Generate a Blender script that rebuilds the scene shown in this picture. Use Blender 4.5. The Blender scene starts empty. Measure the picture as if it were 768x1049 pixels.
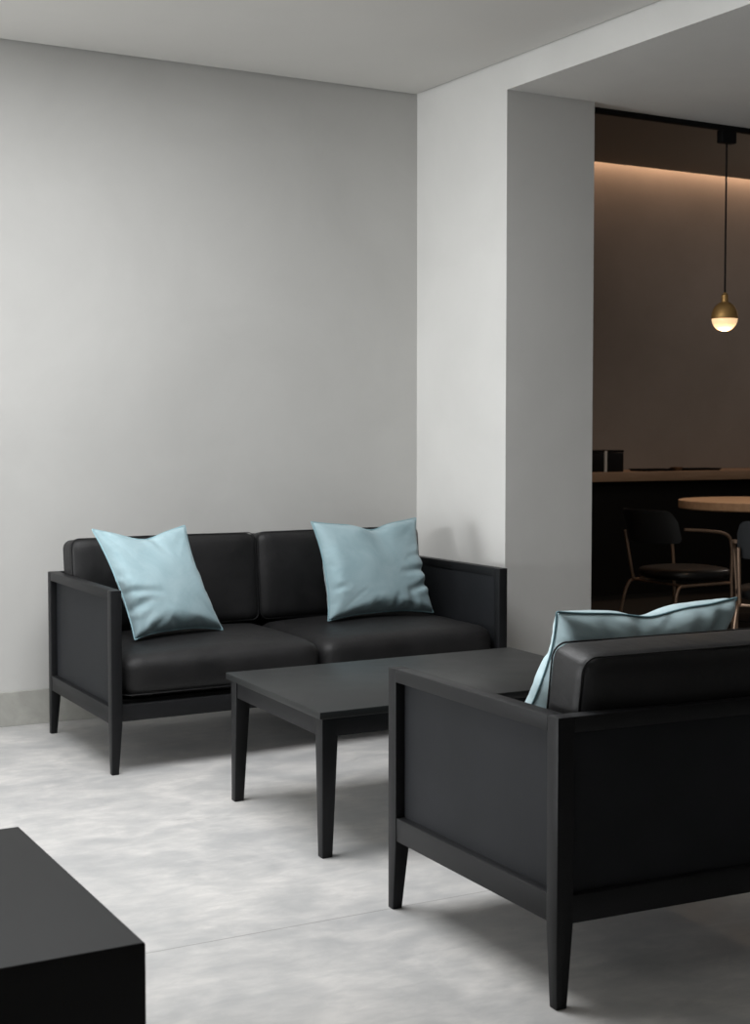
import bpy, bmesh, math, random
from mathutils import Vector, Matrix, noise

random.seed(7)
S = bpy.context.scene
C = S.collection
PI = math.pi

# ------------------------------------------------------------------ helpers
def srgb(r, g, b):
    def f(c):
        c /= 255.0
        return c / 12.92 if c <= 0.04045 else ((c + 0.055) / 1.055) ** 2.4
    return (f(r), f(g), f(b), 1.0)

def new_mat(name):
    m = bpy.data.materials.new(name)
    m.use_nodes = True
    nt = m.node_tree
    b = nt.nodes['Principled BSDF']
    return m, nt, b

def mat(name, col, rough=0.5, metal=0.0, col2=None, scale=4.0, detail=6.0, bump=0.0, bump_scale=60.0,
        sheen=0.0, spec=0.5, dist=0.002, distort=0.0, stretch=None, lo=0.3, hi=0.7, rough2=None):
    m, nt, b = new_mat(name)
    L = nt.links
    b.inputs['Base Color'].default_value = col
    b.inputs['Roughness'].default_value = rough
    b.inputs['Metallic'].default_value = metal
    b.inputs['Specular IOR Level'].default_value = spec
    if sheen:
        b.inputs['Sheen Weight'].default_value = sheen
        b.inputs['Sheen Roughness'].default_value = 0.4
    tc = nt.nodes.new('ShaderNodeTexCoord')
    mp = nt.nodes.new('ShaderNodeMapping')
    L.new(tc.outputs['Object'], mp.inputs['Vector'])
    if stretch:
        mp.inputs['Scale'].default_value = stretch
    if col2 is not None:
        n = nt.nodes.new('ShaderNodeTexNoise')
        n.inputs['Scale'].default_value = scale
        n.inputs['Detail'].default_value = detail
        n.inputs['Roughness'].default_value = 0.6
        n.inputs['Distortion'].default_value = distort
        L.new(mp.outputs['Vector'], n.inputs['Vector'])
        r = nt.nodes.new('ShaderNodeMapRange')
        r.inputs['From Min'].default_value = lo
        r.inputs['From Max'].default_value = hi
        L.new(n.outputs['Fac'], r.inputs['Value'])
        mx = nt.nodes.new('ShaderNodeMix')
        mx.data_type = 'RGBA'
        mx.inputs['A'].default_value = col
        mx.inputs['B'].default_value = col2
        L.new(r.outputs['Result'], mx.inputs['Factor'])
        L.new(mx.outputs['Result'], b.inputs['Base Color'])
        if rough2 is not None:
            r2 = nt.nodes.new('ShaderNodeMapRange')
            r2.inputs['To Min'].default_value = rough
            r2.inputs['To Max'].default_value = rough2
            L.new(r.outputs['Result'], r2.inputs['Value'])
            L.new(r2.outputs['Result'], b.inputs['Roughness'])
    if bump:
        n2 = nt.nodes.new('ShaderNodeTexNoise')
        n2.inputs['Scale'].default_value = bump_scale
        n2.inputs['Detail'].default_value = 4.0
        L.new(mp.outputs['Vector'], n2.inputs['Vector'])
        bp = nt.nodes.new('ShaderNodeBump')
        bp.inputs['Strength'].default_value = bump
        bp.inputs['Distance'].default_value = dist
        L.new(n2.outputs['Fac'], bp.inputs['Height'])
        L.new(bp.outputs['Normal'], b.inputs['Normal'])
    return m

def floor_mat():
    m, nt, b = new_mat('polished_concrete')
    L = nt.links
    tc = nt.nodes.new('ShaderNodeTexCoord')
    def nz(scale, det, dis, stretch):
        mp = nt.nodes.new('ShaderNodeMapping')
        mp.inputs['Scale'].default_value = stretch
        L.new(tc.outputs['Object'], mp.inputs['Vector'])
        n = nt.nodes.new('ShaderNodeTexNoise')
        n.inputs['Scale'].default_value = scale
        n.inputs['Detail'].default_value = det
        n.inputs['Roughness'].default_value = 0.62
        n.inputs['Distortion'].default_value = dis
        L.new(mp.outputs['Vector'], n.inputs['Vector'])
        return n
    def ramp(n, lo, hi):
        r = nt.nodes.new('ShaderNodeMapRange')
        r.inputs['From Min'].default_value = lo
        r.inputs['From Max'].default_value = hi
        L.new(n.outputs['Fac'], r.inputs['Value'])
        return r
    def mix(fac, a, bb):
        x = nt.nodes.new('ShaderNodeMix')
        x.data_type = 'RGBA'
        if isinstance(a, tuple): x.inputs['A'].default_value = a
        else: L.new(a, x.inputs['A'])
        if isinstance(bb, tuple): x.inputs['B'].default_value = bb
        else: L.new(bb, x.inputs['B'])
        L.new(fac, x.inputs['Factor'])
        return x.outputs['Result']
    big = ramp(nz(1.7, 10, 0.4, (1, 1, 1)), 0.40, 0.62)
    mid = ramp(nz(5.5, 12, 0.5, (0.9, 1.1, 1)), 0.40, 0.62)
    c1 = mix(big.outputs['Result'], srgb(170, 169, 168), srgb(205, 202, 198))
    c2 = mix(mid.outputs['Result'], srgb(170, 171, 172), srgb(208, 205, 202))
    half = nt.nodes.new('ShaderNodeValue'); half.outputs[0].default_value = 0.5
    c3 = mix(half.outputs[0], c1, c2)
    fine = ramp(nz(19.0, 12, 0.5, (0.6, 1.3, 1)), 0.36, 0.66)
    k0 = nt.nodes.new('ShaderNodeMath'); k0.operation = 'MULTIPLY'; k0.inputs[1].default_value = 0.42
    L.new(fine.outputs['Result'], k0.inputs[0])
    c3 = mix(k0.outputs[0], c3, srgb(164, 164, 164))
    # a few small dark marks
    sp = ramp(nz(4.0, 5, 0.6, (1, 1.8, 1)), 0.66, 0.74)
    k = nt.nodes.new('ShaderNodeMath'); k.operation = 'MULTIPLY'; k.inputs[1].default_value = 0.35
    L.new(sp.outputs['Result'], k.inputs[0])
    c4 = mix(k.outputs[0], c3, srgb(120, 119, 118))
    # one saw-cut joint running parallel to the rear wall
    sx = nt.nodes.new('ShaderNodeSeparateXYZ')
    L.new(tc.outputs['Object'], sx.inputs['Vector'])
    d = nt.nodes.new('ShaderNodeMath'); d.operation = 'SUBTRACT'; d.inputs[1].default_value = JOINT_Y
    L.new(sx.outputs['Y'], d.inputs[0])
    a = nt.nodes.new('ShaderNodeMath'); a.operation = 'ABSOLUTE'
    L.new(d.outputs[0], a.inputs[0])
    lt = nt.nodes.new('ShaderNodeMath'); lt.operation = 'LESS_THAN'; lt.inputs[1].default_value = 0.0022
    L.new(a.outputs[0], lt.inputs[0])
    k2 = nt.nodes.new('ShaderNodeMath'); k2.operation = 'MULTIPLY'; k2.inputs[1].default_value = 0.5
    L.new(lt.outputs[0], k2.inputs[0])
    c5 = mix(k2.outputs[0], c4, srgb(105, 103, 100))
    L.new(c5, b.inputs['Base Color'])
    rr = nt.nodes.new('ShaderNodeMapRange')
    rr.inputs['To Min'].default_value = 0.42
    rr.inputs['To Max'].default_value = 0.58
    L.new(mid.outputs['Result'], rr.inputs['Value'])
    L.new(rr.outputs['Result'], b.inputs['Roughness'])
    b.inputs['Specular IOR Level'].default_value = 0.35
    return m

JOINT_Y = 3.263

def obj(name, bm, m, parent=None, smooth=True, angle=40):
    me = bpy.data.meshes.new(name)
    bmesh.ops.recalc_face_normals(bm, faces=bm.faces[:])
    bm.to_mesh(me)
    bm.free()
    if smooth:
        for p in me.polygons: p.use_smooth = True
        try:
            me.set_sharp_from_angle(angle=math.radians(angle))
        except Exception:
            pass
    me.materials.append(m)
    o = bpy.data.objects.new(name, me)
    C.objects.link(o)
    if parent: o.parent = parent
    return o

def thing(name, label, cat, loc=(0, 0, 0), rz=0.0, group=None):
    o = bpy.data.objects.new(name, None)
    o.empty_display_size = 0.1
    C.objects.link(o)
    o.location = loc
    o.rotation_euler = (0, 0, rz)
    o['label'] = label
    o['category'] = cat
    if group: o['group'] = group
    return o

def tag(o, label, cat, group=None):
    o['label'] = label
    o['category'] = cat
    if group: o['group'] = group
    return o

def struct(name, bm, m, smooth=False):
    o = obj(name, bm, m, smooth=smooth)
    o['kind'] = 'structure'
    return o

def add_box(bm, x0, x1, y0, y1, z0, z1, bev=0.0, seg=2):
    t = bmesh.new()
    v = [t.verts.new((x, y, z)) for z in (z0, z1) for y in (y0, y1) for x in (x0, x1)]
    for q in ((0, 2, 3, 1), (4, 5, 7, 6), (0, 1, 5, 4), (2, 6, 7, 3), (0, 4, 6, 2), (1, 3, 7, 5)):
        t.faces.new([v[i] for i in q])
    if bev > 0:
        bmesh.ops.bevel(t, geom=t.edges[:], offset=bev, segments=seg, profile=0.5, affect='EDGES')
    merge(bm, t)

def merge(bm, t, M=None):
    if M is not None:
        t.transform(M)
    me = bpy.data.meshes.new('tmp')
    t.to_mesh(me); t.free()
    bm.from_mesh(me)
    bpy.data.meshes.remove(me)

def box(x0, x1, y0, y1, z0, z1, bev=0.0, seg=2):
    bm = bmesh.new()
    add_box(bm, x0, x1, y0, y1, z0, z1, bev, seg)
    return bm

def leg_bm(x, y, sx, sy, s, z_top, z_taper, s_bot, bev=0.0025):
    """square post; the outer corner (x, y) stays plumb, inner faces taper below z_taper; sx, sy point inwards"""
    bm = bmesh.new()
    rings = []
    for z, w in ((0.0, s_bot), (z_taper, s), (z_top, s)):
        rings.append([bm.verts.new((x + sx * a * w, y + sy * b_ * w, z)) for a, b_ in ((0, 0), (1, 0), (1, 1), (0, 1))])
    for r0, r1 in zip(rings, rings[1:]):
        for i in range(4):
            j = (i + 1) % 4
            bm.faces.new((r0[i], r0[j], r1[j], r1[i]))
    bm.faces.new(rings[0]); bm.faces.new(rings[-1])
    bmesh.ops.recalc_face_normals(bm, faces=bm.faces[:])
    ed = [e for e in bm.edges if not all(abs(v.co.z - z_taper) < 1e-6 for v in e.verts)]
    bmesh.ops.bevel(bm, geom=ed, offset=bev, segments=2, profile=0.5, affect='EDGES')
    return bm

def tube_bm(pts, r, segs=10, closed=False, sub=0, bm=None):
    """tube swept along a polyline; sub > 0 smooths the polyline with Chaikin corner cutting"""
    pts = [Vector(p) for p in pts]
    for _ in range(sub):
        q = [] if closed else [pts[0]]
        n = len(pts)
        for i in range(n if closed else n - 1):
            a, b_ = pts[i], pts[(i + 1) % n]
            q += [a.lerp(b_, 0.25), a.lerp(b_, 0.75)]
        if not closed: q.append(pts[-1])
        pts = q
    if bm is None: bm = bmesh.new()
    n = len(pts)
    rings = []
    up = None
    for i, p in enumerate(pts):
        if closed: t = pts[(i + 1) % n] - pts[i - 1]
        else: t = pts[min(i + 1, n - 1)] - pts[max(i - 1, 0)]
        t.normalize()
        if up is None:
            up = Vector((0, 0, 1)) if abs(t.z) < 0.9 else Vector((1, 0, 0))
        a = t.cross(up)
        if a.length < 1e-6: a = t.orthogonal()
        a.normalize()
        up = a.cross(t).normalized()
        rings.append([bm.verts.new(p + (a * math.cos(2 * PI * k / segs) + up * math.sin(2 * PI * k / segs)) * r) for k in range(segs)])
    for i in range(n if closed else n - 1):
        A, B = rings[i], rings[(i + 1) % n]
        for k in range(segs):
            bm.faces.new((A[k], A[(k + 1) % segs], B[(k + 1) % segs], B[k]))
    if not closed:
        bm.faces.new(rings[0]); bm.faces.new(rings[-1])
    return bm

def lathe_bm(prof, segs=40, bm=None):
    if bm is None: bm = bmesh.new()
    rings = []
    for r, z in prof:
        if r < 1e-5:
            rings.append([bm.verts.new((0, 0, z))])
        else:
            rings.append([bm.verts.new((r * math.cos(2 * PI * k / segs), r * math.sin(2 * PI * k / segs), z)) for k in range(segs)])
    for A, B in zip(rings, rings[1:]):
        for k in range(segs):
            j = (k + 1) % segs
            if len(A) == 1 and len(B) == 1: continue
            if len(A) == 1: bm.faces.new((A[0], B[j], B[k]))
            elif len(B) == 1: bm.faces.new((A[k], A[j], B[0]))
            else: bm.faces.new((A[k], A[j], B[j], B[k]))
    return bm

# ------------------------------------------------------------------ materials
M = {}
M['rear_wall'] = mat('rear_wall_plaster', srgb(189, 188, 185), 0.9, col2=srgb(198, 197, 194), scale=1.4, detail=10, distort=0.5, bump=0.12, bump_scale=14, dist=0.003, spec=0.15)
M['wall'] = mat('limewash_wall', srgb(204, 203, 200), 0.9, col2=srgb(211, 210, 207), scale=1.6, detail=8, distort=0.4, bump=0.12, bump_scale=14, dist=0.003, spec=0.2)
M['dim_wall'] = mat('dim_grey_wall', srgb(110, 109, 107), 0.9, spec=0.1)
M['cafe_floor'] = mat('dark_cafe_floor', srgb(11, 10, 9), 0.7, col2=srgb(14, 13, 12), scale=3, spec=0.2)
M['ceiling'] = mat('ceiling_plaster', srgb(208, 206, 202), 0.95, col2=srgb(213, 211, 207), scale=1.2, spec=0.1)
M['base'] = mat('concrete_baseboard', srgb(150, 149, 143), 0.8, col2=srgb(176, 175, 169), scale=7, detail=8, distort=0.6, spec=0.25)
M['floor'] = floor_mat()
M['cafe_wall'] = mat('cafe_brown_plaster', srgb(138, 131, 125), 0.9, col2=srgb(150, 142, 136), scale=1.5, detail=8, spec=0.15)
M['cafe_ceiling'] = mat('cafe_dark_ceiling', srgb(140, 132, 122), 0.95, spec=0.1)
M['frame_wood'] = mat('black_stained_wood', srgb(22, 23, 24), 0.48, col2=srgb(27, 27, 29), scale=3, detail=8, stretch=(1, 1, 8), bump=0.1, bump_scale=40, dist=0.001, spec=0.22)
M['leather'] = mat('black_leather', srgb(16, 16, 17), 0.5, col2=srgb(31, 30, 31), scale=4, detail=10, distort=0.6, bump=0.4, bump_scale=22, dist=0.006, spec=0.38, rough2=0.62)
M['panel'] = mat('charcoal_leather_panel', srgb(27, 29, 31), 0.62, col2=srgb(35, 36, 39), scale=4, detail=10, bump=0.12, bump_scale=120, dist=0.001, spec=0.18)
M['table'] = mat('black_table_wood', srgb(24, 25, 26), 0.36, col2=srgb(34, 36, 36), scale=2.2, detail=10, distort=0.5, bump=0.06, bump_scale=50, dist=0.001, spec=0.35, rough2=0.46)
M['cube'] = mat('matte_black_lacquer', srgb(13, 13, 13), 0.6, col2=srgb(16, 16, 16), scale=3, detail=6, spec=0.2)
M['dark_void'] = mat('black_webbing', srgb(12, 12, 12), 0.9, spec=0.1)
M['velvet'] = mat('pale_blue_velvet', srgb(143, 168, 175), 0.85, col2=srgb(163, 185, 191), scale=7, detail=10, distort=0.8, sheen=0.3, bump=0.25, bump_scale=300, dist=0.0008, spec=0.15)
M['velvet_lit'] = mat('pale_blue_velvet_lit', srgb(176, 201, 207), 0.6, col2=srgb(190, 211, 216), scale=7, detail=10, distort=0.8, sheen=0.3, bump=0.2, bump_scale=300, dist=0.0006, spec=0.3)  # velvet lightened in colour to stand in for light missing on the armchair pillow
M['velvet_seam_shade'] = mat('blue_seam_shade', srgb(118, 148, 156), 0.9, spec=0.1)  # darker teal piping paints the shade of the stitched seam groove
M['velvet_trim'] = mat('blue_edge_cord', srgb(150, 182, 190), 0.9, spec=0.1)
M['leather_seam'] = mat('black_seam_cord', srgb(22, 22, 23), 0.6, spec=0.3)
M['brass'] = mat('aged_brass', srgb(190, 152, 96), 0.55, metal=0.8)
M['copper'] = mat('bronze_tube', srgb(176, 150, 130), 0.42, metal=0.9)
M['black_metal'] = mat('black_metal', srgb(11, 11, 12), 0.6, spec=0.2)
M['bar_black'] = mat('black_bar_front', srgb(14, 13, 12), 0.7, spec=0.15)
M['oak'] = mat('oak_top', srgb(186, 154, 126), 0.5, col2=srgb(164, 132, 104), scale=3, detail=8, stretch=(1, 9, 9), spec=0.3)
M['oak_dark'] = mat('oak_counter', srgb(160, 134, 112), 0.5, col2=srgb(140, 114, 92), scale=3, detail=8, stretch=(1, 9, 9), spec=0.3)
M['seat_black'] = mat('black_seat_vinyl', srgb(24, 24, 25), 0.33, spec=0.5)
M['back_black'] = mat('black_back_vinyl', srgb(40, 42, 44), 0.4, spec=0.5)
M['pale_edge'] = mat('pale_grey_edge', srgb(205, 203, 200), 0.6)
M['brown_wood'] = mat('brown_wood_small', srgb(96, 72, 54), 0.5)
def glow(name, col, strength):
    m, nt, b = new_mat(name)
    b.inputs['Base Color'].default_value = col
    b.inputs['Emission Color'].default_value = col
    b.inputs['Emission Strength'].default_value = strength
    return m
M['globe'] = glow('opal_globe_lit', srgb(255, 214, 164), 0.85)

# ------------------------------------------------------------------ the room
WY = 6.159      # rear wall of the lounge
WX = 3.761      # right wall plane of the lounge
PY = 5.406      # near end of the right wall (pier)
PX = 4.242      # far side of the pier
CZ = 2.86       # lounge ceiling
SZ = 2.735      # lower soffit
TY = 5.56       # rear edge of the lower soffit
GY = 9.5        # rear wall of the cafe
GZ = 3.38       # cafe ceiling
LX = -4.2       # left wall
FY = -2.2       # wall behind the camera
RX = 11.0

struct('floor', box(LX - 0.2, RX + 0.2, FY - 0.2, GY + 0.2, -0.1, 0.0), M['floor'])
struct('wall_back', box(LX - 0.2, WX, WY, WY + 0.14, 0, 3.1), M['rear_wall'])
struct('wall_right', box(WX, PX, PY, WY + 0.14, 0, 3.1), M['wall'])
# lounge ceiling with a narrow shadow gap along the walls
struct('ceiling', box(LX - 0.2, WX - 0.014, FY, WY - 0.012, CZ, CZ + 0.1), M['ceiling'])
struct('ceiling_upper', box(LX - 0.2, WX, FY, WY, CZ + 0.1, CZ + 0.2), M['ceiling'])
bm = bmesh.new()
add_box(bm, WX, RX, FY, PY, SZ, GZ + 0.5)
add_box(bm, PX, RX, PY, TY, SZ, GZ + 0.5)
struct('beam', bm, M['wall'])
# window wall on the left, outside the frame
bm = bmesh.new()
wy0, wy1, wz0, wz1 = 3.5, 5.5, 0.3, 1.65
add_box(bm, LX - 0.2, LX, FY, wy0, 0, 3.1)
add_box(bm, LX - 0.2, LX, wy1, WY, 0, 3.1)
add_box(bm, LX - 0.2, LX, wy0, wy1, 0, wz0)
add_box(bm, LX - 0.2, LX, wy0, wy1, wz1, 3.1)
struct('wall_left', bm, M['wall'])
struct('wall_front', box(LX - 0.2, RX, FY - 0.15, FY, 0, 3.1), M['dim_wall'])
bm = bmesh.new()
for y in (wy0, wy1 - 0.05):
    add_box(bm, LX - 0.13, LX - 0.07, y, y + 0.05, wz0, wz1)
add_box(bm, LX - 0.13, LX - 0.07, wy0, wy1, wz0, wz0 + 0.05)
add_box(bm, LX - 0.13, LX - 0.07, wy0, wy1, wz1 - 0.05, wz1)
struct('window_1', bm, M['black_metal'])
# baseboard of the rear wall
struct('baseboard_back', box(LX, WX, WY - 0.012, WY, 0, 0.145, 0.002), M['base'])
struct('baseboard_right', box(WX - 0.012, WX, PY, WY - 0.012, 0, 0.145, 0.002), M['base'])
# cafe shell
struct('floor_cafe', box(PX + 0.1, RX, PY + 0.2, GY, 0.0, 0.004), M['cafe_floor'])
struct('wall_cafe_back', box(WX, RX, GY, GY + 0.15, 0, GZ + 0.5), M['cafe_wall'])
struct('wall_cafe_left', box(WX - 0.1, WX, WY + 0.14, GY + 0.15, 0, GZ + 0.5), M['cafe_wall'])
struct('wall_cafe_right', box(RX, RX + 0.15, FY, GY + 0.15, 0, GZ + 0.5), M['cafe_wall'])
struct('ceiling_cafe', box(WX, RX, TY, GY - 0.14, GZ, GZ + 0.06), M['cafe_ceiling'])
struct('ceiling_cafe_upper', box(WX, RX, TY, GY, GZ + 0.42, GZ + 0.5), M['cafe_ceiling'])

# ------------------------------------------------------------------ cushions
def cushion_bm(w, d, h, r=0.04, bulge=0.02, axis=2, n=14, amp=0.002, seed=0.0, both=False):
    """rounded upholstered block centred on x, y, base at z = 0; swells along axis"""
    bm = bmesh.new()
    hx, hy, hz = w / 2, d / 2, h / 2
    g = [None] * 3
    dims = (hx, hy, hz)
    t = bmesh.new()
    bmesh.ops.create_cube(t, size=2.0)
    bmesh.ops.subdivide_edges(t, edges=t.edges[:], cuts=n, use_grid_fill=True)
    for v in t.verts:
        p = [v.co.x, v.co.y, v.co.z]
        # push grid lines towards the edges so the rounding is well sampled
        p = [math.copysign(abs(c) ** 0.75, c) for c in p]
        q = Vector([p[i] * dims[i] for i in range(3)])
        inner = Vector([max(-(dims[i] - r), min(dims[i] - r, q[i])) for i in range(3)])
        dv = q - inner
        if dv.length > 1e-9:
            q = inner + dv.normalized() * r
        u = [q[i] / dims[i] for i in range(3)]
        others = [i for i in range(3) if i != axis]
        f = (1 - u[others[0]] ** 2) * (1 - u[others[1]] ** 2)
        s = u[axis]
        if s > 0 or both:
            q[axis] += bulge * f * s
        for i in others:      # sides swell a little too
            k = [j for j in range(3) if j != i]
            q[i] += 0.25 * bulge * u[i] * (1 - u[k[0]] ** 2) * (1 - u[k[1]] ** 2)
        nn = noise.noise(Vector((q.x * 5 + seed, q.y * 5, q.z * 5))) + 0.5 * noise.noise(Vector((q.x * 13 + seed, q.y * 13, q.z * 13 + 4)))
        q += Vector((0, 0, 1)) * amp * nn if axis == 2 else Vector((0, 1, 0)) * amp * nn
        v.co = q + Vector((0, 0, hz))
    merge(bm, t)
    return bm

def rrect(w, h, r, n=6):
    out = []
    for cx, cy, a0 in ((w / 2 - r, h / 2 - r, 0), (-w / 2 + r, h / 2 - r, 90), (-w / 2 + r, -h / 2 + r, 180), (w / 2 - r, -h / 2 + r, 270)):
        for k in range(n + 1):
            a = math.radians(a0 + 90 * k / n)
            out.append((cx + r * math.cos(a), cy + r * math.sin(a)))
    return out

# ------------------------------------------------------------------ sofa and armchair
def upholstered_seat(root, Ln, D, H, cushions, inset=0.0, lean=6, back=0.0, top=0.0):
    """box-framed seat; origin at the floor, front-left outer corner at (0, 0); +y towards the back"""
    P = 0.042
    zr0, zr1 = 0.182, 0.243          # bottom rails
    tr = 0.034                       # top rail height
    for x, y, sx, sy in ((0, 0, 1, 1), (Ln, 0, -1, 1), (0, D, 1, -1), (Ln, D, -1, -1)):
        obj('leg', leg_bm(x, y, sx, sy, P, H, zr0, 0.027), M['frame_wood'], root)
    for x0, inner in ((0, 1), (Ln - P, -1)):
        obj('arm_rail', box(x0, x0 + P, P, D - P, H - tr, H, 0.0015), M['frame_wood'], root)
        obj('side_rail', box(x0 + 0.002, x0 + P - 0.002, P, D - P, zr0, zr1, 0.002), M['frame_wood'], root)
        a, b_ = (x0 + 0.026, x0 + 0.037) if inner == 1 else (x0 + 0.005, x0 + 0.016)
        obj('side_panel', box(a, b_, P - 0.004, D - P + 0.004, zr1 - 0.004, H - tr + 0.004), M['panel'], root)
    obj('front_rail', box(P, Ln - P, 0.008, 0.036, 0.190, 0.250, 0.002), M['frame_wood'], root)
    obj('back_rail', box(P, Ln - P, D - P + 0.002, D - 0.002, zr0, zr1, 0.002), M['frame_wood'], root)
    obj('back_rail', box(P, Ln - P, D - P, D, H - tr, H, 0.0015), M['frame_wood'], root)
    obj('back_panel', box(P - 0.004, Ln - P + 0.004, D - 0.030, D - 0.018, zr1 - 0.004, H - tr + 0.004), M['panel'], root)
    obj('seat_deck', box(P, Ln - P, 0.036, D - P, 0.225, 0.262), M['dark_void'], root)
    x0, x1 = P + 0.006, Ln - P - 0.006
    w = (x1 - x0) / cushions
    sd = D - 0.165                        # seat cushion depth
    for i in range(cushions):
        cx = x0 + w * (i + 0.5)
        c = obj('seat_cushion', cushion_bm(w - 0.006, sd, 0.160, 0.058, 0.028, 2, seed=i * 7.3 + Ln), M['leather'], root, angle=180)
        c.location = (cx, 0.012 + sd / 2, 0.264)
        bm = bmesh.new()
        for z in (0.018,):
            tube_bm([(x, y, z) for x, y in rrect(w - 0.010, sd - 0.006, 0.04)], 0.0022, 6, True, bm=bm)
        obj('piping', bm, M['leather_seam'], c)
    bh, bt = 0.378, 0.15
    for i in range(cushions):
        cx = x0 + w * (i + 0.5)
        wb = w - 0.006 - 2 * inset
        c = obj('back_cushion', cushion_bm(wb, bt, bh, 0.036, 0.016, 1, seed=i * 3.1 + 20 + Ln, both=True), M['leather'], root, angle=180)
        c.location = (cx, D - P - 0.052 - bt / 2 + back, H - 0.66 + 0.425 + top)
        c.rotation_euler = (math.radians(-lean), 0, 0)
        bm = bmesh.new()
        for y in (-bt / 2 + 0.016, bt / 2 - 0.016):
            tube_bm([(x, y, z + bh / 2) for x, z in rrect(wb - 0.004, bh - 0.003, 0.034)], 0.0022, 6, True, bm=bm)
        obj('piping', bm, M['leather_seam'], c)

def slant(root, k):
    """the frames in the picture are a few degrees out of square: x grows by k per metre of depth"""
    Sh = Matrix(((1, k, 0, 0), (0, 1, 0, 0), (0, 0, 1, 0), (0, 0, 0, 1)))
    for c in root.children:
        A = c.matrix_basis.copy()
        c.data.transform(A.inverted() @ Sh @ A)
        for g in c.children:
            B = A @ g.matrix_basis
            g.data.transform(B.inverted() @ Sh @ B)

def place_corner(root, x, y, rz):
    root.location = (x, y, 0)
    root.rotation_euler = (0, 0, rz)

sofa = thing('sofa', 'long black leather two-seat sofa with wooden box frame against the rear wall', 'sofa')
upholstered_seat(sofa, 1.765, 0.870, 0.668, 2, 0, 7, 0.012, -0.004)
slant(sofa, 0.08)
place_corner(sofa, 1.807, 5.06, math.radians(1.8))

# the armchair looks towards the sofa: its back is nearest the camera, so it is turned half round
arm = thing('armchair', 'black leather armchair seen from behind with wide charcoal side panel', 'armchair')
AW, AD, AH = 0.90, 0.785, 0.628
upholstered_seat(arm, AW, AD, AH, 1, 0.038, 9, 0.012, -0.012)
th = math.radians(-3.2)
bx, by = 1.873, 2.495               # its back corner at the camera's left
place_corner(arm, bx + AW * math.cos(th) - AD * math.sin(th), by + AW * math.sin(th) + AD * math.cos(th), th + PI)

# ------------------------------------------------------------------ pillows (inflated by a short cloth simulation, then shaped)
def inflate(n=40, pressure=1.0, frames=24, seed=1):
    """flat two-sided square blown up like a stuffed cover; returns {(side, i, j): co}, corners near (+-1, +-1)"""
    rnd = random.Random(seed)
    bm = bmesh.new()
    idx = {}
    def key(s, i, j):
        return (0 if i in (0, n) or j in (0, n) else s, i, j)
    for s in (0, 1):
        for j in range(n + 1):
            for i in range(n + 1):
                k = key(s, i, j)
                if k in idx: continue
                z = 0.0 if k[1] in (0, n) or k[2] in (0, n) else (0.01 if s == 0 else -0.01)
                idx[k] = len(idx)
                bm.verts.new((2 * i / n - 1, 2 * j / n - 1, z + rnd.uniform(-0.003, 0.003)))
    bm.verts.ensure_lookup_table()
    for s in (0, 1):
        for j in range(n):
            for i in range(n):
                q = [bm.verts[idx[key(s, a, b_)]] for a, b_ in ((i, j), (i + 1, j), (i + 1, j + 1), (i, j + 1))]
                if s: q.reverse()
                bm.faces.new(q)
    me = bpy.data.meshes.new('cover')
    bm.to_mesh(me); bm.free()
    o = bpy.data.objects.new('cover', me)
    C.objects.link(o)
    md = o.modifiers.new('cloth', 'CLOTH')
    st = md.settings
    st.quality = 8
    st.mass = 0.3
    st.tension_stiffness = 25
    st.compression_stiffness = 25
    st.shear_stiffness = 8
    st.bending_stiffness = 0.25
    st.use_pressure = True
    st.uniform_pressure_force = pressure
    st.air_damping = 4
    st.effector_weights.gravity = 0
    md.collision_settings.use_collision = False
    md.point_cache.frame_start = 1
    md.point_cache.frame_end = frames + 2
    for f in range(1, frames + 1):
        S.frame_set(f)
    dg = bpy.context.evaluated_depsgraph_get()
    ev = o.evaluated_get(dg)
    co = [v.co.copy() for v in ev.data.vertices]
    faces = [tuple(p.vertices) for p in ev.data.polygons]
    S.frame_set(1)
    bpy.data.objects.remove(o)
    return co, faces, idx, n

COVER = inflate()

def seg_dist(p, a, b_):
    ab = b_ - a
    t = max(0.0, min(1.0, (p - a).dot(ab) / ab.dot(ab)))
    return (p - (a + ab * t)).length, t

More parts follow.
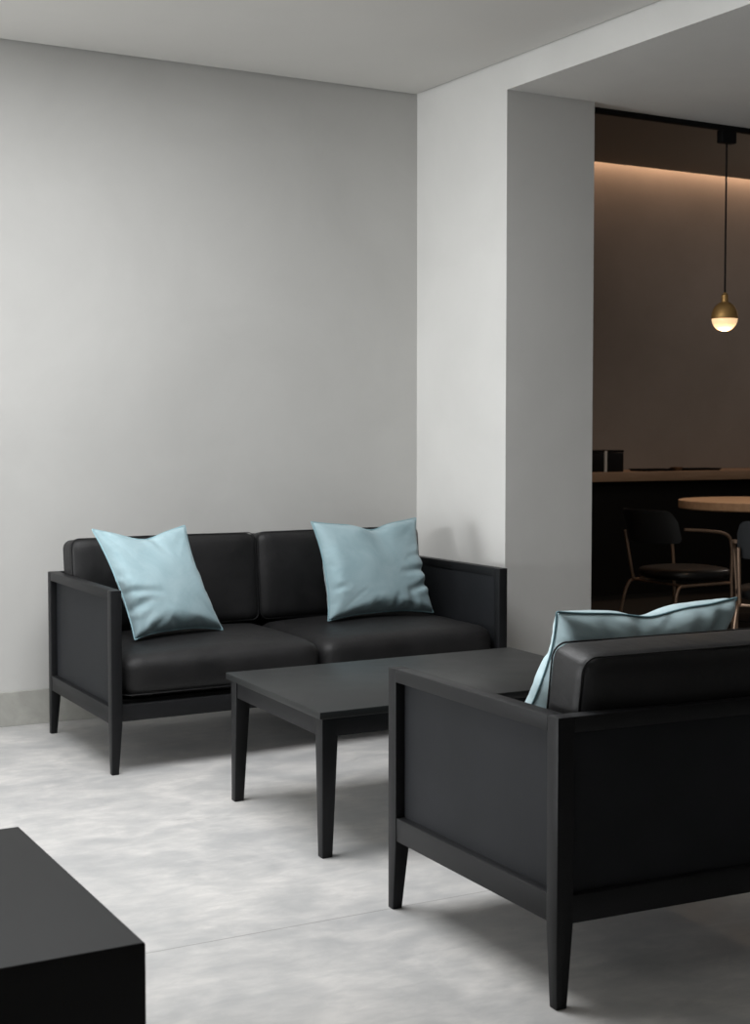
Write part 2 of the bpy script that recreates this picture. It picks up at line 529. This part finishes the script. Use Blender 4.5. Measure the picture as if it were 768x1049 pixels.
def pillow(name, label, corners, nrm_hint, depth=0.075, chop=(0.0, 0.16, 0.3), creases=(), seam='velvet_trim', thick=1.0, plump=0.85, cloth='velvet', group=None, seed=0):
    """corners: world TL, TR, BR, BL of the cover; nrm_hint: direction the front faces"""
    TL, TR, BR, BL = [Vector(c) for c in corners]
    cen = (TL + TR + BR + BL) / 4
    e1 = ((TR - TL) + (BR - BL)) / 2
    e2 = ((TL - BL) + (TR - BR)) / 2
    nrm = e1.cross(e2).normalized()
    if nrm.dot(Vector(nrm_hint)) < 0: nrm = -nrm
    co, faces, idx, n = COVER
    sx = max(abs(co[idx[(0, i, j)]].x) for i in (0, n) for j in (0, n))
    zmax = max(c.z for c in co)
    def reach(t):       # how far the pulled-in side edge lies from the middle
        f = (max(-1.0, min(1.0, t / sx)) + 1) / 2 * n
        i = min(int(f), n - 1)
        a = [abs(co[idx[(0, q, k)]].x) for q in (0, n) for k in (i, i + 1)]
        return ((a[0] + a[2]) / 2 * (1 - f + i) + (a[1] + a[3]) / 2 * (f - i)) / sx
    REACH = 0.895
    cu, cd, cw = chop
    base = Vector((cen.x, cen.y, cen.z))
    pts = []
    rim_set = set(i for (k, a_, b2), i in idx.items() if a_ in (0, n) or b2 in (0, n))
    for ci, c in enumerate(co):
        u, v, z = c.x / sx, c.y / sx, c.z / zmax
        mu = min(1.0, REACH + 0.105 * abs(v) ** 2.5) / max(0.6, reach(c.y))
        mv = min(1.0, REACH + 0.105 * abs(u) ** 2.5) / max(0.6, reach(c.x))
        u *= 1 + (mu - 1) * abs(u)
        v *= 1 + (mv - 1) * abs(v)
        # hand-chopped dent in the top edge
        s = max(0.0, (v + 0.15) / 1.15)
        g = math.exp(-((u - cu) / cw) ** 2)
        v -= cd * g * s ** 2.2
        z = 0.0 if ci in rim_set else math.copysign(abs(z) ** plump, z)
        z *= 1 - 0.45 * g * s ** 1.6
        z -= 0.0
        # stuffing sinks towards the base
        z *= 1.0 + 0.18 * max(0.0, -v) - 0.10 * max(0.0, v)
        if c.z >= 0:
            p2 = Vector((u, v))
            for (ax, ay, bx_, by_, dp, wd) in creases:
                d, t = seg_dist(p2, Vector((ax, ay)), Vector((bx_, by_)))
                z -= dp * math.exp(-(d / wd) ** 2) * (1 - 0.75 * t)
                z += 0.5 * dp * math.exp(-((d - 1.9 * wd) / wd) ** 2) * (1 - 0.85 * t)
        a = (u + 1) / 2; b_ = (v + 1) / 2
        P = BL * (1 - a) * (1 - b_) + BR * a * (1 - b_) + TR * a * b_ + TL * (1 - a) * b_
        w = noise.noise(Vector((u * 2.2 + seed, v * 2.2, z + seed))) * 0.05 * (1 - u * u) * (1 - v * v)
        P = P + nrm * ((z + w) * depth * thick)
        pts.append(P - base)
    rim = [(i, 0) for i in range(n)] + [(n, j) for j in range(n)] + [(i, n) for i in range(n, 0, -1)] + [(0, j) for j in range(n, 0, -1)]
    ring = [idx[(0, i, j)] for i, j in rim]
    fixed = {idx[(0, i, j)] for i in (0, n) for j in (0, n)}
    for _ in range(8):
        new = {}
        for q, a in enumerate(ring):
            if a in fixed: continue
            new[a] = pts[a] * 0.5 + (pts[ring[q - 1]] + pts[ring[(q + 1) % len(ring)]]) * 0.25
        for a, p in new.items(): pts[a] = p
    me = bpy.data.meshes.new(name)
    me.from_pydata(pts, [], faces)
    for p in me.polygons: p.use_smooth = True
    me.materials.append(M[cloth])
    o = bpy.data.objects.new(name, me)
    C.objects.link(o)
    o.location = base
    sm = o.modifiers.new('smooth', 'SUBSURF')
    sm.levels = 1; sm.render_levels = 1
    path = [pts[a] for a in ring]
    obj('piping', tube_bm(path, 0.0026, 6, True, sub=2), M[seam], o)
    tag(o, label, 'pillow', group)
    return o

pillow('throw_pillow', 'pale blue velvet pillow tilted against the sofa arm beside the bare wall',
       PILLOW_A := [(1.925, 5.60, 0.858), (2.285, 5.52, 0.866), (2.395, 5.40, 0.452), (1.998, 5.33, 0.447)], (0.3, -1, 0.3),
       depth=0.078, chop=(-0.02, 0.17, 0.42),
       creases=((-0.95, -0.22, -0.2, -0.30, 0.2, 0.05), (-0.95, -0.55, -0.45, -0.42, 0.26, 0.06), (-0.9, 0.12, -0.6, 0.02, 0.07, 0.05),
                (-0.6, -0.9, -0.25, -0.72, 0.16, 0.06), (0.1, 0.75, 0.25, 0.45, 0.12, 0.07), (-0.85, 0.85, -0.5, 0.4, 0.10, 0.06)), seed=1)
pillow('throw_pillow', 'pale blue velvet pillow with notched top standing upright at the sofa end near the pier',
       [(2.880, 5.575, 0.862), (3.440, 5.640, 0.860), (3.440, 5.49, 0.450), (2.895, 5.45, 0.450)], (-0.3, -1, 0.3),
       depth=0.080, chop=(0.08, 0.17, 0.22),
       creases=((0.95, -0.12, 0.4, -0.18, 0.22, 0.06), (0.95, -0.38, 0.5, -0.55, 0.26, 0.06), (0.55, -0.92, 0.45, -0.55, 0.18, 0.06),
                (0.15, -0.95, 0.2, -0.65, 0.16, 0.05), (-0.25, -0.95, -0.2, -0.7, 0.15, 0.05), (-0.95, -0.42, -0.7, -0.38, 0.2, 0.05),
                (0.9, 0.2, 0.55, 0.12, 0.1, 0.05)), seed=5)
pillow('throw_pillow', 'pale blue pillow with dark seam line resting inside the armchair against its back',
       [(2.112, 2.822, 0.806), (2.680, 2.815, 0.810), (2.680, 2.985, 0.462), (2.104, 3.000, 0.462)], (0, -1, 0.2),
       depth=0.078, plump=0.68, chop=(0.02, 0.13, 0.24),
       creases=((-0.55, 0.9, -0.42, 0.55, 0.12, 0.06), (-0.1, 0.9, -0.24, 0.45, 0.17, 0.07), (0.2, 0.9, 0.30, 0.5, 0.12, 0.06), (0.55, 0.9, 0.46, 0.6, 0.10, 0.06),
                (-0.85, 0.6, -0.5, 0.6, 0.14, 0.07), (0.75, 0.85, 0.6, 0.4, 0.16, 0.07)), seam='velvet_seam_shade', cloth='velvet_lit', seed=9)

# ------------------------------------------------------------------ coffee table
ct = thing('coffee_table', 'low rectangular black wooden coffee table with tapered legs in front of the sofa', 'table', (1.957, 3.735, 0), math.radians(0.9))
TW, TD, TH = 1.172, 0.80, 0.431
obj('table_top', box(0, TW, 0, TD, TH - 0.022, TH, 0.003), M['table'], ct)
o_ = 0.014; lg = 0.052
for x, y, sx, sy in ((o_, o_, 1, 1), (TW - o_, o_, -1, 1), (o_, TD - o_, 1, -1), (TW - o_, TD - o_, -1, -1)):
    obj('leg', leg_bm(x, y, sx, sy, lg, TH - 0.022, TH - 0.085, 0.034), M['frame_wood'], ct)
for x0, x1, y0, y1 in ((o_ + lg, TW - o_ - lg, o_ + 0.004, o_ + 0.024), (o_ + lg, TW - o_ - lg, TD - o_ - 0.024, TD - o_ - 0.004),
                       (o_ + 0.004, o_ + 0.024, o_ + lg, TD - o_ - lg), (TW - o_ - 0.024, TW - o_ - 0.004, o_ + lg, TD - o_ - lg)):
    obj('apron', box(x0, x1, y0, y1, TH - 0.078, TH - 0.022, 0.001), M['frame_wood'], ct)

slant(ct, 0.095)

# ------------------------------------------------------------------ black block table at the near corner
bt_ = thing('block_table', 'solid matte black block side table on the floor, cut off by the picture edge', 'table', (0.0, 2.160, 0), 0.0)
def top_slab(x0, x1, y0, y1, z0, z1, bev):
    b_ = box(x0, x1, y0, y1, z0, z1)
    ed = [e for e in b_.edges if all(abs(v.co.z - z1) < 1e-6 for v in e.verts)]
    bmesh.ops.bevel(b_, geom=ed, offset=bev, segments=3, profile=0.5, affect='EDGES')
    return b_
BX0, BX1, BD, BH = 0.02, 0.823, 0.782, 0.43
obj('table_top', top_slab(BX0, BX1, 0, BD, BH - 0.03, BH, 0.003), M['cube'], bt_)
for x0, x1, y0, y1 in ((BX0, BX1, 0.0, 0.03), (BX0, BX1, BD - 0.03, BD)):
    obj('side_panel', box(x0, x1, y0, y1, 0, BH - 0.03), M['cube'], bt_)
for x0, x1 in ((BX0, BX0 + 0.03), (BX1 - 0.03, BX1)):
    obj('side_panel', box(x0, x1, 0.03, BD - 0.03, 0, BH - 0.03), M['cube'], bt_)

slant(bt_, 0.036)

# ------------------------------------------------------------------ track and pendant
tag(obj('lighting_track', box(PX - 0.05, RX - 0.5, 5.485, 5.52, SZ - 0.022, SZ, 0.002), M['black_metal']),
    'thin black lighting track along the edge of the lower ceiling', 'lighting track')
pd = thing('pendant_lamp', 'small brass globe pendant lamp hanging from the black track on a thin cord', 'lamp', (5.13, 5.5025, SZ - 0.022))
obj('canopy', box(-0.045, 0.045, -0.022, 0.022, -0.062, 0.0, 0.004), M['black_metal'], pd)
zc = 1.803 - (SZ - 0.022)           # centre of the ball, relative to the canopy
obj('cord', tube_bm([(0, 0, -0.055), (0, 0, zc + 0.118)], 0.0045, 8), M['black_metal'], pd)
obj('neck', lathe_bm([(0, zc + 0.124), (0.008, zc + 0.124), (0.011, zc + 0.116), (0.0165, zc + 0.112), (0.0175, zc + 0.076), (0, zc + 0.074)], 24), M['brass'], pd)
R = 0.0655
obj('shade', lathe_bm([(0, zc + R * 1.24)] + [(R * math.sin(a), zc + R * 1.24 * math.cos(a)) for a in [math.radians(6 + 5 * k) for k in range(18)]] + [(R * 0.97, zc - 0.004), (R * 0.93, zc)], 40), M['brass'], pd)
obj('globe', lathe_bm([(0.0, zc - 0.002), (R * 0.955, zc - 0.002)] + [(R * 0.955 * math.cos(a), zc - 0.002 - R * 0.955 * math.sin(a)) for a in [math.radians(6 * k) for k in range(1, 15)]] + [(0, zc - 0.002 - R * 0.955)], 40), M['globe'], pd)

# ------------------------------------------------------------------ bar counter
KY = 8.9
bar = thing('bar_counter', 'long bar counter with oak top and black front in the dark cafe', 'counter', (WX + 0.1, KY, 0))
BLn = RX - WX - 0.2
obj('worktop', box(0, BLn, -0.03, GY - KY - 0.002, 0.880, 0.952, 0.003), M['oak_dark'], bar)
obj('front_panel', box(0.0, BLn, 0.04, 0.07, 0.0, 0.880), M['bar_black'], bar)
obj('end_panel', box(0.0, 0.03, 0.07, GY - KY - 0.01, 0.0, 0.880), M['bar_black'], bar)
def canister(x, w, y, label):
    t = thing('black_canister', label, 'container', (x, y, 0.952), 0, 'black containers on the bar')
    obj('body', box(-w / 2, w / 2, -0.08, 0.08, 0, 0.145, 0.006, 3), M['black_metal'], t)
    obj('lid', box(-w / 2 - 0.001, w / 2 + 0.001, -0.081, 0.081, 0.147, 0.168, 0.004, 3), M['black_metal'], t)
    return t
canister(7.085, 0.115, 9.03, 'black square container on the bar, half hidden by the pier')
canister(7.248, 0.165, 9.03, 'black square container on the bar, the one in full view')
tag(obj('menu_card', box(7.146, 7.164, 8.945, 9.06, 0.952, 1.112, 0.001), M['pale_edge']), 'pale thin card standing between two black containers on the bar', 'card')
def tray(x, y, w, d, label):
    bm = bmesh.new()
    pts = rrect(w, d, 0.03)
    prof = [(0.90, 0.0), (1.0, 0.018), (0.97, 0.018), (0.88, 0.005)]
    rings = [[bm.verts.new((px * s, py * s, z)) for px, py in pts] for s, z in prof]
    for A, B in zip(rings, rings[1:]):
        for k in range(len(pts)):
            j = (k + 1) % len(pts)
            bm.faces.new((A[k], A[j], B[j], B[k]))
    bm.faces.new(rings[0]); bm.faces.new(rings[-1])
    o = obj('serving_tray', bm, M['black_metal'])
    o.location = (x, y, 0.952)
    return tag(o, label, 'tray', 'flat black trays on the bar')
tray(7.70, 9.06, 0.32, 0.22, 'flat black tray on the bar next to the two containers')
tray(8.18, 9.09, 0.40, 0.22, 'flat black tray on the bar above the round table')
dish = obj('wooden_dish', lathe_bm([(0, 0.0), (0.030, 0.0), (0.052, 0.030), (0.048, 0.031), (0.028, 0.006), (0, 0.006)], 28), M['brown_wood'])
dish.location = (7.905, 9.0, 0.952)
tag(dish, 'small brown dish on the bar between two flat black trays', 'dish')

# ------------------------------------------------------------------ round cafe table
rt = thing('round_table', 'round oak topped cafe table in front of the bar', 'table', (7.17, 7.32, 0))
obj('table_top', lathe_bm([(0, 0.738), (0.515, 0.738), (0.541, 0.742), (0.545, 0.748), (0.545, 0.794), (0.542, 0.799), (0.535, 0.80), (0, 0.80)], 72), M['oak'], rt, angle=30)
obj('pedestal', lathe_bm([(0, 0.02), (0.04, 0.02), (0.04, 0.73), (0.12, 0.738), (0, 0.738)], 28), M['black_metal'], rt)
obj('base', lathe_bm([(0, 0), (0.27, 0), (0.27, 0.012), (0.05, 0.03), (0, 0.03)], 40), M['black_metal'], rt)

# ------------------------------------------------------------------ dining chairs
def dining_chair(label):
    """faces +y, origin at the floor under the seat centre"""
    t = thing('dining_chair', label, 'chair', group='cafe chairs at the round table')
    # seat pad
    bm = bmesh.new()
    N = 48
    def ring(s, z):
        out = []
        for k in range(N):
            a = 2 * PI * k / N
            c, s_ = math.cos(a), math.sin(a)
            e = 2.6
            r = (abs(c) ** e + abs(s_) ** e) ** (-1 / e)
            out.append(bm.verts.new((0.245 * s * r * c, 0.235 * s * r * s_ + 0.062, z)))
        return out
    rg = [ring(s, z) for s, z in ((0.86, 0.428), (0.95, 0.432), (0.99, 0.447), (1.0, 0.458), (0.985, 0.472), (0.94, 0.482), (0.8, 0.489), (0.5, 0.493), (0.2, 0.494))]
    for A, B in zip(rg, rg[1:]):
        for k in range(N):
            j = (k + 1) % N
            bm.faces.new((A[k], A[j], B[j], B[k]))
    bm.faces.new(rg[0]); bm.faces.new(rg[-1])
    obj('seat', bm, M['seat_black'], t, angle=80)
    # curved backrest with rounded upper corners
    bm = bmesh.new()
    NU, NV = 26, 9
    def bp(u, v, off):
        a = u * math.radians(57)
        rr = 0.262 + off
        lim = 1.0
        z0, z1 = 0.635, 0.820
        # round the corners of the strip
        k = max(0.0, (abs(u) - 0.72) / 0.28)
        top = z1 - 0.062 * (1 - math.sqrt(max(0.0, 1 - k * k)))
        bot = z0 + 0.020 * (1 - math.sqrt(max(0.0, 1 - k * k)))
        z = bot + (top - bot) * v
        lean = -0.06 * (z - z0) / 0.2
        return (rr * math.sin(a), -rr * math.cos(a) * 0.86 + 0.0 + lean, z)
    F = [[bm.verts.new(bp(2 * i / NU - 1, j / NV, 0.013)) for i in range(NU + 1)] for j in range(NV + 1)]
    Bk = [[bm.verts.new(bp(2 * i / NU - 1, j / NV, -0.013)) for i in range(NU + 1)] for j in range(NV + 1)]
    for j in range(NV):
        for i in range(NU):
            bm.faces.new((F[j][i], F[j][i + 1], F[j + 1][i + 1], F[j + 1][i]))
            bm.faces.new((Bk[j][i], Bk[j + 1][i], Bk[j + 1][i + 1], Bk[j][i + 1]))
    for i in range(NU):
        bm.faces.new((F[0][i], Bk[0][i], Bk[0][i + 1], F[0][i + 1]))
        bm.faces.new((F[NV][i], F[NV][i + 1], Bk[NV][i + 1], Bk[NV][i]))
    for j in range(NV):
        bm.faces.new((F[j][0], F[j + 1][0], Bk[j + 1][0], Bk[j][0]))
        bm.faces.new((F[j][NU], Bk[j][NU], Bk[j + 1][NU], F[j + 1][NU]))
    bmesh.ops.recalc_face_normals(bm, faces=bm.faces[:])
    sharp = [e for e in bm.edges if len(e.link_faces) == 2 and e.calc_face_angle(0) > 0.9]
    bmesh.ops.bevel(bm, geom=sharp, offset=0.006, segments=2, affect='EDGES')
    obj('backrest', bm, M['back_black'], t, angle=60)
    for s in (-1, 1):
        # arm runs from the backrest forward and bends down into the front leg
        obj('arm_frame', tube_bm([(s * 0.235, -0.125, 0.715), (s * 0.262, 0.0, 0.708), (s * 0.268, 0.150, 0.690), (s * 0.264, 0.185, 0.62), (s * 0.252, 0.190, 0.44)], 0.0095, 10, sub=2), M['copper'], t)
        obj('leg', tube_bm([(s * 0.252, 0.190, 0.44), (s * 0.256, 0.205, 0.0)], 0.0095, 10), M['copper'], t)
        # rear leg, bent forward under the seat
        obj('leg', tube_bm([(s * 0.244, 0.190, 0.412), (s * 0.225, -0.12, 0.406), (s * 0.222, -0.150, 0.400), (s * 0.232, -0.180, 0.33), (s * 0.252, -0.230, 0.0)], 0.0095, 10, sub=2), M['copper'], t)
        # upright carrying the backrest on the open side
        if s < 0: obj('back_upright', tube_bm([(s * 0.215, -0.125, 0.410), (s * 0.215, -0.145, 0.48), (s * 0.218, -0.185, 0.69)], 0.009, 10, sub=2), M['copper'], t)
    obj('seat_ring', tube_bm([(0.246, 0.185, 0.412), (-0.246, 0.185, 0.412)], 0.008, 8), M['copper'], t)
    obj('seat_ring', tube_bm([(0.222, -0.12, 0.406), (-0.222, -0.12, 0.406)], 0.008, 8), M['copper'], t)
    return t
def dup(root, loc, rz, label):
    r = root.copy(); C.objects.link(r)
    r.location = loc; r.rotation_euler = (0, 0, rz); r['label'] = label
    for ch in list(root.children):
        c = ch.copy(); C.objects.link(c); c.parent = r
    return r
c1 = dining_chair('black cafe chair with bronze legs shown whole, standing before the bar')
c1.location = (5.60, 6.38, 0); c1.rotation_euler = (0, 0, math.radians(-93))
dup(c1, (5.32, 5.25, 0), math.radians(-48), 'black cafe chair cut off by the picture edge, beside the whole one')

# ------------------------------------------------------------------ light
def area(name, loc, rot, sx, sy, power, col, spread=None):
    l = bpy.data.lights.new(name, 'AREA')
    l.shape = 'RECTANGLE'; l.size = sx; l.size_y = sy
    l.energy = power; l.color = col
    if spread: l.spread = spread
    o = bpy.data.objects.new(name, l)
    C.objects.link(o)
    o.location = loc; o.rotation_euler = rot
    return o
# daylight through the left window
area('window_daylight', (LX - 0.3, (wy0 + wy1) / 2, (wz0 + wz1) / 2), (0, math.radians(-90), 0), wz1 - wz0 + 0.1, wy1 - wy0 + 0.1, 315, (0.96, 0.985, 1.0))
# added soft overhead fill under the lounge ceiling
area('overhead_fill', (1.35, 4.18, CZ - 0.03), (0, 0, 0), 1.8, 1.6, 98, (0.97, 0.985, 1.0))
# warm strip hidden in the slot at the cafe's rear wall
area('cove_strip', (7.2, GY - 0.07, GZ + 0.12), (math.radians(12), 0, 0), 7.0, 0.02, 22, (1.0, 0.62, 0.38))
# warm cafe downlight over the round table
def spot(name, loc, target, power, angle, col, blend=0.6, r=0.05):
    l = bpy.data.lights.new(name, 'SPOT')
    l.energy = power; l.spot_size = math.radians(angle); l.spot_blend = blend; l.color = col; l.shadow_soft_size = r
    o = bpy.data.objects.new(name, l)
    C.objects.link(o)
    o.location = loc
    d = Vector(target) - Vector(loc)
    o.rotation_euler = d.to_track_quat('-Z', 'Y').to_euler()
    return o
spot('cafe_downlight', (6.95, 6.95, GZ - 0.03), (7.17, 7.32, 0.78), 110, 50, (1.0, 0.78, 0.58))
spot('cafe_fill_spot', (4.75, 5.5, SZ - 0.12), (7.0, 7.6, 0.55), 95, 62, (1.0, 0.86, 0.72), 0.9, 0.06)  # added spot brightening chairs, table edge and bar; no fixture on the track
pl = bpy.data.lights.new('pendant_bulb', 'POINT')
pl.energy = 3; pl.color = (1.0, 0.75, 0.5); pl.shadow_soft_size = 0.04
plo = bpy.data.objects.new('pendant_bulb', pl); C.objects.link(plo)
plo.location = (5.13, 5.5025, 1.803 - 0.11)

pl2 = bpy.data.lights.new('cafe_fill', 'POINT')  # added unseen fill that lifts the cafe walls and ceiling
pl2.energy = 24; pl2.color = (1.0, 0.90, 0.82); pl2.shadow_soft_size = 0.25
plo2 = bpy.data.objects.new('cafe_fill', pl2); C.objects.link(plo2)
plo2.location = (9.2, 7.4, 2.7)

w = bpy.data.worlds.new('world')
S.world = w
w.use_nodes = True
w.node_tree.nodes['Background'].inputs['Color'].default_value = (0.75, 0.8, 0.85, 1)
w.node_tree.nodes['Background'].inputs['Strength'].default_value = 0.6

# ------------------------------------------------------------------ camera
cam = bpy.data.cameras.new('camera')
cam.sensor_fit = 'VERTICAL'
cam.sensor_height = 36.0
cam.lens = 1519.0 / 1049.0 * 36.0
cam.dof.use_dof = True
cam.dof.focus_distance = 4.3
cam.dof.aperture_fstop = 8.0
co_ = bpy.data.objects.new('camera', cam)
C.objects.link(co_)
co_.location = (0, 0, 1.22)
co_.rotation_euler = (math.radians(90 - 2.9), 0, math.radians(-29.8))
S.camera = co_

S.view_settings.view_transform = 'Standard'
S.view_settings.look = 'None'
S.view_settings.exposure = 0.0
